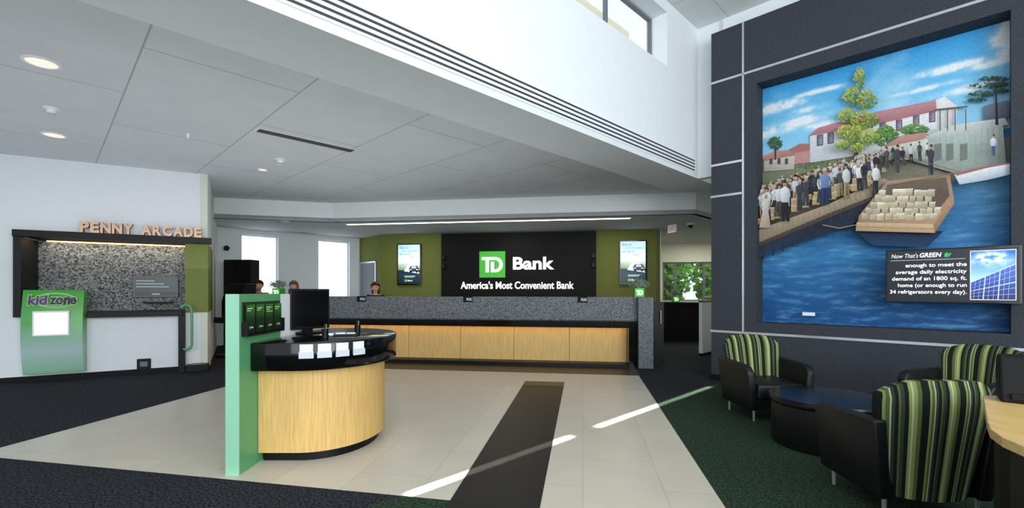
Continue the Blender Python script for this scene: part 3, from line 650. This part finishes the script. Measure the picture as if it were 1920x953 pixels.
# pine right
mpoly([(1866,160),(1868,160),(1872,236),(1866,236)],(62,52,48))
pc=[(70,104,80),(50,84,64),(38,66,54),(28,50,42)]
for (cx,cy,rx,ry) in ((1862,150,28,5),(1850,163,34,5),(1878,172,16,4),(1842,178,26,5),(1832,190,18,4),(1876,160,16,4)): mtree(cx,cy,rx,ry,70,pc,3)
# tall yellow-green tree
mpoly([(1606,225),(1611,225),(1614,300),(1603,300)],(84,70,48))
tc_=[(206,202,112),(184,186,86),(154,170,72),(122,148,64),(94,124,56),(70,98,50)]
for (cx,cy,rx,ry,n) in ((1613,150,11,22,170),(1602,183,21,17,240),(1627,190,20,19,240),(1592,220,19,14,200),(1624,228,27,17,330),(1590,250,20,12,190),(1610,258,24,18,260),(1634,262,19,15,200),(1584,276,15,9,110),(1612,282,14,9,90)):
    mtree(cx,cy,rx,ry,n,tc_,2.7)
# dark water under the dock
mpoly([(1430,452),(1560,405),(1680,352),(1690,372),(1590,430),(1480,466),(1430,484)],[(24,32,42),(22,30,40),(24,32,42),(28,44,62),(22,38,58),(24,44,66),(34,62,90)])
mpoly([(1600,430),(1770,436),(1740,466),(1640,462)],[(14,30,50),(14,30,50),(26,60,98),(26,60,98)])
# dock
mpoly([(1430,432),(1560,385),(1660,338),(1690,352),(1560,402),(1430,456)],[(164,148,126),(172,156,132),(162,148,128),(136,122,104),(144,128,108),(134,118,100)])
mpoly([(1430,456),(1560,402),(1690,352),(1690,358),(1560,410),(1430,464)],(74,62,52))
for i in range(14):
    x=1436+i*18; y=460-(x-1436)*.405; mpoly([(x,y),(x+3,y-1.5),(x+3,y+28-i),(x,y+29-i)],[(60,54,50),(48,42,40),(24,26,32),(30,32,38)])
for i in range(26):
    x=1434+i*9.6; y=445-(x-1436)*.4; mpoly([(x,y-8),(x+.8,y-8.4),(x+4.8,y+8),(x+4,y+8.4)],(132,116,98))
def fig(x,y,h,shirt,pant,hat,skirt=False):
    w=h*.115*r.uniform(.85,1.15); sk=(192+r.randint(-20,20),152,126); lean=r.uniform(-.05,.05)*h
    d=lambda c,k: tuple(min(255,v*(.35+.65*k)) for v in c)
    if skirt: mpoly([(x-w*1.6,y),(x+w*1.6,y),(x+w*.7+lean,y-h*.55),(x-w*.7+lean,y-h*.55)],[d(pant,.8),d(pant,.6),d(pant,.9),pant])
    else:
        st=r.uniform(.3,1.2)
        mpoly([(x-w*st,y),(x-w*.15,y),(x,y-h*.38),(x+w*.15,y),(x+w*.95,y),(x+w*.75+lean,y-h*.5),(x-w*.75+lean,y-h*.5)],[d(pant,.8),d(pant,.7),d(pant,.6),d(pant,.7),d(pant,.6),d(pant,.9),d(pant,1.15)])
    X=x+lean
    mpoly([(X-w*.75,y-h*.47),(X+w*.75,y-h*.47),(X+w*1.0,y-h*.79),(X+w*.3,y-h*.86),(X-w*.3,y-h*.86),(X-w*1.0,y-h*.79)],[d(shirt,.82),d(shirt,.6),d(shirt,.75),d(shirt,.9),shirt,shirt])
    e=r.uniform(.2,1.4)
    for s in (-1,1):
        mpoly([(X+s*w*.7,y-h*.82),(X+s*w*1.05,y-h*.8),(X+s*w*(.9+e*.5),y-h*.62),(X+s*w*(.6+e*.5),y-h*.62)],d(shirt,.9 if s<0 else .62))
        mpoly([(X+s*w*(.62+e*.5),y-h*.63),(X+s*w*(.9+e*.5),y-h*.63),(X+s*w*e*.9,y-h*.47),(X+s*w*(e*.9-.22),y-h*.48)],d(shirt,.8 if s<0 else .6))
    hx=X+lean*.5
    mpoly([(hx-w*.3,y-h*.86),(hx+w*.3,y-h*.86),(hx+w*.42,y-h*.92),(hx+w*.3,y-h*.985),(hx-w*.3,y-h*.985),(hx-w*.42,y-h*.92)],[d(sk,.8),d(sk,.55),d(sk,.65),d(sk,.7),sk,sk])
    mpoly([(hx-w*.75,y-h*.95),(hx+w*.75,y-h*.95),(hx+w*.42,y-h*.97),(hx+w*.34,y-h*1.03),(hx-w*.34,y-h*1.03),(hx-w*.42,y-h*.97)],[d(hat,.9),d(hat,.6),d(hat,.7),d(hat,.8),hat,hat])
wh=[(222,226,229),(208,213,219),(234,234,232),(198,204,212)]; dk=[(50,52,60),(66,68,76),(42,42,48),(84,78,72)]; tn=[(172,152,120),(144,134,118),(126,118,110)]
hats=[(214,202,166),(70,62,56),(200,188,158),(206,194,160)]
rows=[]
for i in range(60): rows.append((1436+r.random()*250,-38+r.uniform(-6,8),.42))
for i in range(46): rows.append((1437+i*4.8+r.uniform(-4,4),-23+r.uniform(-6,6),.56))
for i in range(32): rows.append((1440+i*6.8+r.uniform(-5,5),-10+r.uniform(-5,5),.72))
def crate(x,y,s): mpoly([(x-s,y-s),(x+s,y-s*1.1),(x+s,y+s),(x-s,y+s*1.1)],[(200,178,138),(180,156,118),(148,126,96),(168,146,110)]); mpoly([(x-s,y-.6),(x+s,y-1),(x+s,y),(x-s,y+.4)],(132,110,84))
for n_,(x,dy,sc) in enumerate(rows):
    y=418-(x-1440)*.34+dy; fig(x,y,(72-(x-1440)*.07)*sc,r.choice(wh+wh+wh+dk),r.choice(dk+dk+tn+wh),r.choice(hats))
    if n_>95 and r.random()<.5: crate(x+r.uniform(-8,8),y+r.uniform(-2,6),r.uniform(3,6))
for x in (1452,1500,1520,1538,1566,1576,1610,1622,1634): crate(x+r.uniform(-3,3),414-(x-1440)*.34,r.uniform(5,7)); crate(x+r.uniform(-3,3),402-(x-1440)*.34,r.uniform(4,6))
for i in range(11):
    x=1450+i*18+r.uniform(-7,7); fig(x,421-(x-1440)*.34+r.uniform(-5,3),(66-(x-1440)*.07)*r.uniform(.85,1.0),r.choice(wh+wh+wh+dk),r.choice(dk+dk+tn),r.choice(hats))
fig(1443,430,62,(222,218,210),(206,190,168),(220,206,170),True); fig(1481,418,74,(228,231,234),(34,36,42),(60,52,46)); fig(1645,372,60,(228,231,234),(40,42,50),(60,54,48)); fig(1594,376,62,(218,221,223),(150,140,100),(60,52,46)); fig(1553,388,66,(120,146,188),(40,60,110),(210,190,150))
# barge with crates
mpoly([(1612,436),(1616,408),(1668,345),(1782,332),(1790,378),(1755,438)],[(130,110,88),(150,128,102),(160,138,112),(150,128,104),(162,134,102),(180,146,110)])
mpoly([(1624,404),(1672,350),(1776,338),(1782,372),(1752,410)],[(92,80,70),(106,92,80),(106,92,80),(92,78,68),(94,80,70)])
mpoly([(1610,436),(1755,440),(1752,424),(1612,420)],[(168,138,106),(180,148,112),(206,178,142),(196,168,132)]); mpoly([(1755,440),(1791,386),(1788,372),(1752,426)],[(134,106,80),(158,126,96),(174,142,110),(158,126,96)])
mpoly([(1612,428),(1753,432),(1753,433),(1612,429)],(140,112,86))
for row in range(5):
    y=416-row*10.5; x0=1621+row*8+r.uniform(-2,2); n=10-row//2
    for i in range(n):
        if row>2 and r.random()<.16: continue
        a=x0+i*(14-row*.3)+r.uniform(-1.6,1.6); yy=y+r.uniform(-1.6,1.6); wd_=r.uniform(11,14.5); hh_=r.uniform(9,11.5); k=r.uniform(.84,1.05); sh=lambda c: tuple(v*k for v in c)
        mpoly([(a,yy),(a+wd_,yy+.3),(a+wd_,yy-hh_),(a,yy-hh_)],[sh((190,176,148)),sh((168,154,130)),sh((214,204,178)),sh((228,218,194))])
        for q in (3.2,6.2): mpoly([(a,yy-q),(a+wd_,yy-q+.2),(a+wd_,yy-q-.5),(a,yy-q-.7)],(154,138,112))
        mpoly([(a,yy-hh_),(a+wd_,yy-hh_),(a+wd_+1.4,yy-hh_-2.4),(a+1.6,yy-hh_-2.4)],sh((232,225,206)))
for (x,y,h) in ((1684,330,50),(1712,312,34),(1728,310,36),(1746,334,54),(1740,300,24),(1698,318,34),(1668,322,38)): fig(x,y,h,r.choice(wh+dk),r.choice(dk),(60,52,46))
fig(1860,300,38,(216,220,226),(70,90,150),(60,52,46))
mpoly([(1668,352),(1790,330),(1790,332),(1668,354)],(136,114,88))
# white boat
mpoly([(1790,332),(1850,318),(1892,312),(1892,334),(1850,344),(1800,352)],[(222,226,230),(228,230,232),(214,220,226),(150,168,186),(160,174,190),(176,186,196)])
mpoly([(1790,332),(1850,318),(1892,312),(1892,315),(1850,322),(1795,336)],(156,96,92))
mpoly([(1550,424),(1580,430),(1612,424),(1612,425.5),(1580,432),(1550,426)],(150,130,100)); mpoly([(1700,300),(1800,328),(1800,329.2),(1700,301.5)],(120,104,84))
mural=p.build('mural',[M['vmural']],loc=fp('M',MX0,8.192,1.0),rz=fr('M'))
tag(mural,'tall printed harbour mural with crowded dock, barge and blue water','mural')
b=MB().box(0,.16,-.01,0,0,.05).build('placard',M['papwhite'],loc=fp('M',-1.86,7.98,1.12),rz=fr('M')); tag(b,'tiny white placard at the foot of the harbour mural','placard')

# ------------------------------------------------------------------ landscape screen
t=thing('wall_screen','M',-.86,7.73,1.34,'black landscape screen with white text and solar panel picture','screen')
MB().box(0,1.2,0,.05,0,.67).build('case',M['blackgloss'],t,bevel=.006); MB().box(.75,1.1,.05,.155,.18,.5).build('mount',M['blackmatte'],t)
p=Pic(); p.rect(.02,1.18,.02,.65,(20,24,30)); p.rect(.05,.745,.532,.538,(150,158,165))
sx0,sx1,sz0,sz1=.79,1.15,.05,.615
p.rect(sx0-.006,sx1+.006,sz0-.006,sz1+.006,(225,228,230))
def scf(x,z):
    t=(z-sz0)/(sz1-sz0); n=noise.fractal(Vector((x*11,z*16,4.0)),1,2,5)
    d=((x-.95)/.13)**2+((z-.52)/.06)**2
    return mixc(mixc((150,195,232),(30,84,182),max(0,min(1,(t-.4)*1.8))),(232,240,248),max(0,min(.95,math.exp(-d*.8)*(1+1.6*n))))
p.grid(sx0,sx1,sz0,sz1,40,50,scf)
def pan(u,v):
    A=Vector((sx0,.25)); B=Vector((sx1,.46)); Cc=Vector((sx1,sz0)); Dd=Vector((sx0,sz0))
    return tuple((A*(1-u)+B*u)*(1-v)+(Dd*(1-u)+Cc*u)*v)
p.poly([pan(0,0),pan(1,0),pan(1,1),pan(0,1)],[(36,62,140),(58,92,176),(20,34,86),(18,30,78)])
for i in range(1,9):
    u=i/9; wv=.012 if i%3==0 else .003
    p.poly([pan(max(u-wv,0),0),pan(u+wv,0),pan(min(1,u+wv-.05),1),pan(max(u-wv-.05,0),1)],(170,186,212))
for i in range(0,6):
    v=i/6; wv=.014 if i%3==0 else .004; p.poly([pan(0,v),pan(1,v),pan(1,v+wv*2),pan(0,v+wv*2)],(170,186,212))
p.build('display',M['screen'],t,loc=(0,-.001,0))
M['txtgrey']=mat('screen_grey_text',(205,210,214),emit=.9,var=.01)
text("Now That's",M['txtgrey'],t,.06,-.0045,.565,w=.26,h=.055,ext=.001,shear=.2)
text('GREEN',M['logowhite'],t,.335,-.0045,.565,w=.2,h=.055,ext=.001,shear=.2,bold=.012)
p=Pic(); p.poly([(.56,.56),(.585,.58),(.59,.62),(.565,.6)],(60,160,80)); p.poly([(.565,.555),(.61,.565),(.625,.61),(.59,.6)],(40,130,60)); p.build('leaf_mark',M['screen'],t,loc=(0,-.0045,0))
for i,(s,wd) in enumerate((('enough to meet the',.557),('average daily electricity',.653),('demand of an 1800 sq. ft.',.69),('home (or enough to run',.63),('34 refrigerators every day).',.71))):
    text(s,M['logowhite'],t,.755,-.0045,.432-i*.083,w=wd,h=.06,align='R',ext=.001,bold=.006)

# ================================================================== LOUNGE
def make_chair():
    t=thing('lounge_chair','W',0,0,0,'x','chair')
    for s in (-1,1):
        mb=MB(); prof=[(-.33,.13),(.30,.13),(.33,.66),(-.22,.64),(-.29,.62),(-.335,.56)]
        mb.prism(prof,-.045,.045,'x')
        for v in mb.bm.verts: v.co.x+=s*(.315+.05*(v.co.z-.13)/.5)
        mb.build('arm',M['leather'],t,bevel=.022,smooth=True,seg=3)
    MB().box(-.275,.275,-.33,.24,.24,.43).build('seat_cushion',M['leather'],t,bevel=.04,smooth=True,seg=3)
    MB().box(-.275,.275,-.30,.26,.14,.245).build('seat_base',M['leather'],t,bevel=.01)
    mb=MB(); nx,nz=18,12; g={}; uvof={}
    for side in (0,1):
        for i in range(nx+1):
            for j in range(nz+1):
                u=-1+2*i/nx; v=j/nz; zt=.93-.11*abs(u)**4; zb=.14 if side else .40
                z=zb+(zt-zb)*v; hgt=(z-.14)/.79; x=u*(.285+.085*hgt-.02*max(0,hgt-.8)*5); y=(.38 if side else .23)+.16*(z-.4)-.11*u*u
                edge=max(abs(u)**8,v**10); y+= (-.05 if side else .05)*edge
                g[side,i,j]=mb.bm.verts.new((x,y,z)); uvof[g[side,i,j]]=u*.345
    for side in (0,1):
        for i in range(nx):
            for j in range(nz): mb.bm.faces.new((g[side,i,j],g[side,i+1,j],g[side,i+1,j+1],g[side,i,j+1]))
    for i in range(nx):
        mb.bm.faces.new((g[0,i,nz],g[0,i+1,nz],g[1,i+1,nz],g[1,i,nz])); mb.bm.faces.new((g[0,i,0],g[0,i+1,0],g[1,i+1,0],g[1,i,0]))
    for j in range(nz):
        mb.bm.faces.new((g[0,0,j],g[0,0,j+1],g[1,0,j+1],g[1,0,j])); mb.bm.faces.new((g[0,nx,j],g[0,nx,j+1],g[1,nx,j+1],g[1,nx,j]))
    uvl=mb.bm.loops.layers.uv.new('UVMap')
    for f in mb.bm.faces:
        for l in f.loops: l[uvl].uv=(uvof[l.vert],l.vert.co.z)
    o=mb.build('backrest',M['stripe'],t,smooth=True); o['label']='green, cream and black striped backrest'
    for x in (-.29,.29):
        for y in (-.27,.25): MB().lathe([(.012,0),(.018,.14)],14,(x,y,0)).build('leg',M['chrome'],t,smooth=True)
    return t
ch=make_chair()
spots=[(3.03,5.62,rad(4),'striped lounge chair facing forward by the wall beneath the mural'),(2.76,3.32,rad(177),'striped lounge chair seen from behind, nearest the front'),(4.54,4.70,rad(-74),'striped lounge chair at right facing the round table sideways')]
for i,(x,y,a,l) in enumerate(spots):
    o=ch if i==0 else copy_tree(ch)
    o.location=(x,y,.002); o.rotation_euler=(0,0,a); o['label']=l; o['group']='lounge chairs around the coffee table'
t=thing('coffee_table','W',3.07,4.55,.002,'round black drum coffee table between the lounge chairs','table')
MB().lathe([(.475,0),(.48,.01),(.48,.40)],56).build('drum',M['leather'],t,smooth=True)
MB().lathe([(.495,.40),(.50,.41),(.50,.455),(.492,.465),(.2,.466)],64).build('tabletop',M['tabletop'],t,smooth=True)
# desk at right
t=thing('desk','W',2.5,1.9,0,'oak topped desk with rounded black base at the right edge','desk')
out=[(2.59,2.57),(2.1,2.065),(2.0,1.955),(1.93,1.84),(1.895,1.73),(1.89,1.6),(1.92,1.47),(2.0,1.36),(2.12,1.3),(3.6,1.3),(3.6,2.57)]
loc=[(x-2.5,y-1.9) for x,y in out]
MB().prism(loc,.88,.92,'z').build('desktop',M['woodtop'],t,bevel=.004)
cx=sum(q[0] for q in loc)/len(loc); cy=sum(q[1] for q in loc)/len(loc)
MB().prism([(cx+(a-cx)*.93,cy+(b-cy)*.9) for a,b in loc],0,.88,'z').build('base',M['black'],t)
t=thing('desk_phone','W',2.66,2.42,.92,'black device standing on the oak desk at right edge','device',rz=rad(-40))
MB().prism([(-.09,0),(.09,0),(.09,.2),(.05,.24),(-.02,.24)],-.1,.1,'x').build('body',M['blackmatte'],t,bevel=.012); MB().box(-.06,.06,-.1,-.085,.02,.05).build('foot',M['black'],t)

# ================================================================== PEOPLE
def skinmesh(name,vs,es,rs,m,parent,root=0,sub=2):
    me=D.meshes.new(name); me.from_pydata(vs,es,[]); o=D.objects.new(name,me); C.objects.link(o); o.parent=parent
    md=o.modifiers.new('Skin','SKIN'); md.use_smooth_shade=True
    for i,rr in enumerate(rs):
        d=me.skin_vertices[0].data[i]; d.radius=(rr,rr) if not isinstance(rr,tuple) else rr; d.use_root=(i==root)
    sb=o.modifiers.new('Sub','SUBSURF'); sb.levels=sub; sb.render_levels=sub
    me.materials.append(m); return o
M['lips']=mat('lips',(150,80,75),.5)
def person(x,y,rz,k,hair,label,shirt,tilt=.06,longhair=False):
    t=thing('person','W',x,y,0,label,'person',rz=rz); t.scale=(k,k,k)
    V=[];E=[];R=[]
    def a(p,r,par=None):
        V.append(p);R.append(r)
        if par is not None: E.append((par,len(V)-1))
        return len(V)-1
    pel=a((0,0,.93),.13); sp=a((0,.0,1.12),.12,pel); chs=a((0,-.01,1.33),.13,sp); nk=a((0,-.01,1.46),.055,chs)
    nk2=a((0,-.02,1.52),.05,nk); jw=a((0,-.03-tilt*.5,1.57),.072,nk2); hd=a((0,-.02-tilt*.7,1.64),.098,jw); tp=a((0,-.01-tilt*.8,1.70),.078,hd)
    nose=a((0,-.125-tilt*.7,1.615),.012,hd)
    for s in (-1,1):
        ear=a((s*.1,-.01-tilt*.6,1.63),.014,hd)
        sh=a((s*.17,0,1.40),.065,chs); el=a((s*.24,.0,1.13),.045,sh); wr=a((s*.18,-.24,1.08),.03,el); pm=a((s*.17,-.31,1.08),.033,wr)
        for f in range(4):
            bx=s*.17+(f-1.5)*.02; L_=(.07,.08,.075,.06)[f if s>0 else 3-f]
            k1=a((bx,-.345,1.082),.010,pm); k2=a((bx,-.345-L_*.55,1.078),.009,k1); a((bx,-.345-L_,1.062),.008,k2)
        t1=a((s*.135,-.31,1.075),.012,pm); a((s*.12,-.35,1.07),.009,t1)
        hp=a((s*.09,0,.87),.095,pel); kn=a((s*.1,-.01,.49),.06,hp); an=a((s*.1,.01,.1),.042,kn); a((s*.1,-.13,.04),.035,an)
    skinmesh('body',V,E,R,M['skin'],t)
    V2=[(0,0,.9),(0,0,1.12),(0,-.01,1.33),(0,-.01,1.43)];E2=[(0,1),(1,2),(2,3)];R2=[.15,.14,.15,.075]
    for s in (-1,1):
        n=len(V2); V2+= [(s*.175,0,1.40),(s*.245,0,1.13),(s*.185,-.23,1.08)]; E2+=[(2,n),(n,n+1),(n+1,n+2)]; R2+=[.08,.058,.042]
    skinmesh('shirt',V2,E2,R2,M[shirt],t)
    V3=[(0,0,.95)];E3=[];R3=[.14]
    for s in (-1,1):
        n=len(V3); V3+=[(s*.09,0,.86),(s*.1,-.01,.49),(s*.1,.01,.08)]; E3+=[(0,n),(n,n+1),(n+1,n+2)]; R3+=[.11,.08,.065]
    skinmesh('trousers',V3,E3,R3,M['cloth_dark'],t)
    mb=MB(); mb.sphere((0,.0-tilt*.7,1.665),.118,(.95,1.05,1.0),24,16)
    if longhair: mb.sphere((0,.05-tilt*.6,1.56),.11,(1.0,.7,1.25),20,12)
    dl=[v for v in mb.bm.verts if v.co.y<-.055-tilt*.7 and v.co.z<1.70]
    bmesh.ops.delete(mb.bm,geom=dl,context='VERTS'); mb.build('hair',M[hair],t,smooth=True)
    for s in (-1,1): MB().sphere((s*.035,-.104-tilt*.7,1.645),.011,u=10,v=8).build('eye',M['blackgloss'],t,smooth=True)
    MB().sphere((0,-.1-tilt*.6,1.575),.02,(1.2,.4,.3),10,8).build('mouth',M['lips'],t,smooth=True)
person(-6.25,11.55,rad(20),.985,'hair_dark','person with short dark hair and dark jacket behind the left counter','cloth_dark',.08)
person(-5.35,11.5,rad(-10),.975,'hair_blond','person with ash blond hair behind counter beside the left plant','cloth_white',.05,True)
person(-3.27,11.2,rad(5),.955,'hair_red','person with auburn hair behind counter below the left portrait screen','cloth_dark',.05,True)

# ================================================================== OUTSIDE
def tree(x,y,h,label):
    t=thing('tree','R',x,y,0,label,'tree','trees outside the far window')
    MB().tube([(0,0,0),(.05,0,h*.4),(0,.05,h*.7)],[.14,.1,.05],8).build('trunk',M['bark'],t,smooth=True)
    mb=MB(); rr=random.Random(int(x*31))
    for i in range(1500):
        th=rr.uniform(0,2*PI); ph=rr.uniform(-1,1.5); R=h*.34*rr.random()**.4
        c=Vector((R*math.cos(th)*math.cos(ph),R*math.sin(th)*math.cos(ph),h*.5+R*math.sin(ph)*1.2)); d=Vector((rr.uniform(-1,1),rr.uniform(-1,1),rr.uniform(-1,1))).normalized()
        s=d.orthogonal().normalized()*.13; e=d*.2; mb.plane([c-e,c+s,c+e,c-s])
    mb.build('foliage',M['treeleaf'],t)
tree(3.3,22,4.4,'leafy green tree outside the far window, left of the pair'); tree(7.0,24.5,5,'leafy green tree outside the far window, right of the pair')

# ================================================================== LIGHT
wd=D.worlds.new('World'); SC.world=wd; wd.use_nodes=True
bg=wd.node_tree.nodes['Background']; bg.inputs['Color'].default_value=(.82,.91,1.0,1); bg.inputs['Strength'].default_value=1.25
def area(name,loc,target,sx,sy,power,col=(1,1,1),spread=None):
    l=D.lights.new(name,'AREA'); l.shape='RECTANGLE'; l.size=sx; l.size_y=sy; l.energy=power; l.color=col
    if spread: l.spread=spread
    o=D.objects.new(name,l); C.objects.link(o); o.location=loc
    d=(Vector(target)-Vector(loc)); o.rotation_euler=d.to_track_quat('-Z','Y').to_euler(); return o
area('daylight',(0,-6,3.2),(0,4,1.2),11,5,640,(.94,.97,1))
area('left_wall_fill',(5,-4,2.6),(-6.5,8,1.8),6,3,450,(.93,.97,1))  # added lamp off to the right, brightens the left wall
area('clerestory_daylight',tuple(fp('M',4.5,1.5,4.9)),tuple(fp('M',-3.5,4.5,5.2)),6,1.6,140,(.92,.97,1))
# added unseen uplights, standing in for soft bounce onto the ceilings
o=area('ceiling_fill',(-3.8,6.2,1.9),(-3.8,6.2,3.6),8,7,70,(.94,.97,1)); o.rotation_euler=(PI,0,rad(45))
o=area('soffit_fill',tuple(fp('R',-2.5,11.8,1.9)),tuple(fp('R',-2.5,11.8,3)),8,2.2,5,(1,.98,.94)); o.rotation_euler=(PI,0,rad(-TH))
# warm strip lamp under the alcove lid washing down its back panel
o=area('alcove_lamp',tuple(fp('L',1.38,.40,2.33)),tuple(fp('L',1.38,.58,1.3)),2.0,.04,5,(1,.88,.68)); o.rotation_euler=(rad(12),0,fr('L'))
# sun streak: two narrow collimated beams
tn=.30
for zc,hh,pw in ((2.055,.546,3.4),(2.94,.862,5.0)):
    area('sun_streak',tuple(fp('M',-2.95,-4.0,zc)),tuple(fp('M',-2.95,-4.0+zc/tn,0)),.09,hh,pw,(1,.95,.85),rad(.4))
# added lamps brightening the teller area, without ceiling fittings
for s in (-5,-2,1): area('teller_fill',tuple(fp('R',s,12.3,3.15)),tuple(fp('R',s,12.6,0)),.8,.4,14,(1,.93,.8))
area('office_light',tuple(fp('R',4,15.8,3.1)),tuple(fp('R',4,15.9,0)),1.2,1.2,50,(1,.93,.78))

cam=D.cameras.new('Camera'); co=D.objects.new('Camera',cam); C.objects.link(co)
cam.sensor_width=36; cam.lens=876/1920*36; cam.shift_y=67.5/1920; cam.clip_end=200
co.location=(0,0,1.5); co.rotation_euler=(PI/2,0,0); SC.camera=co
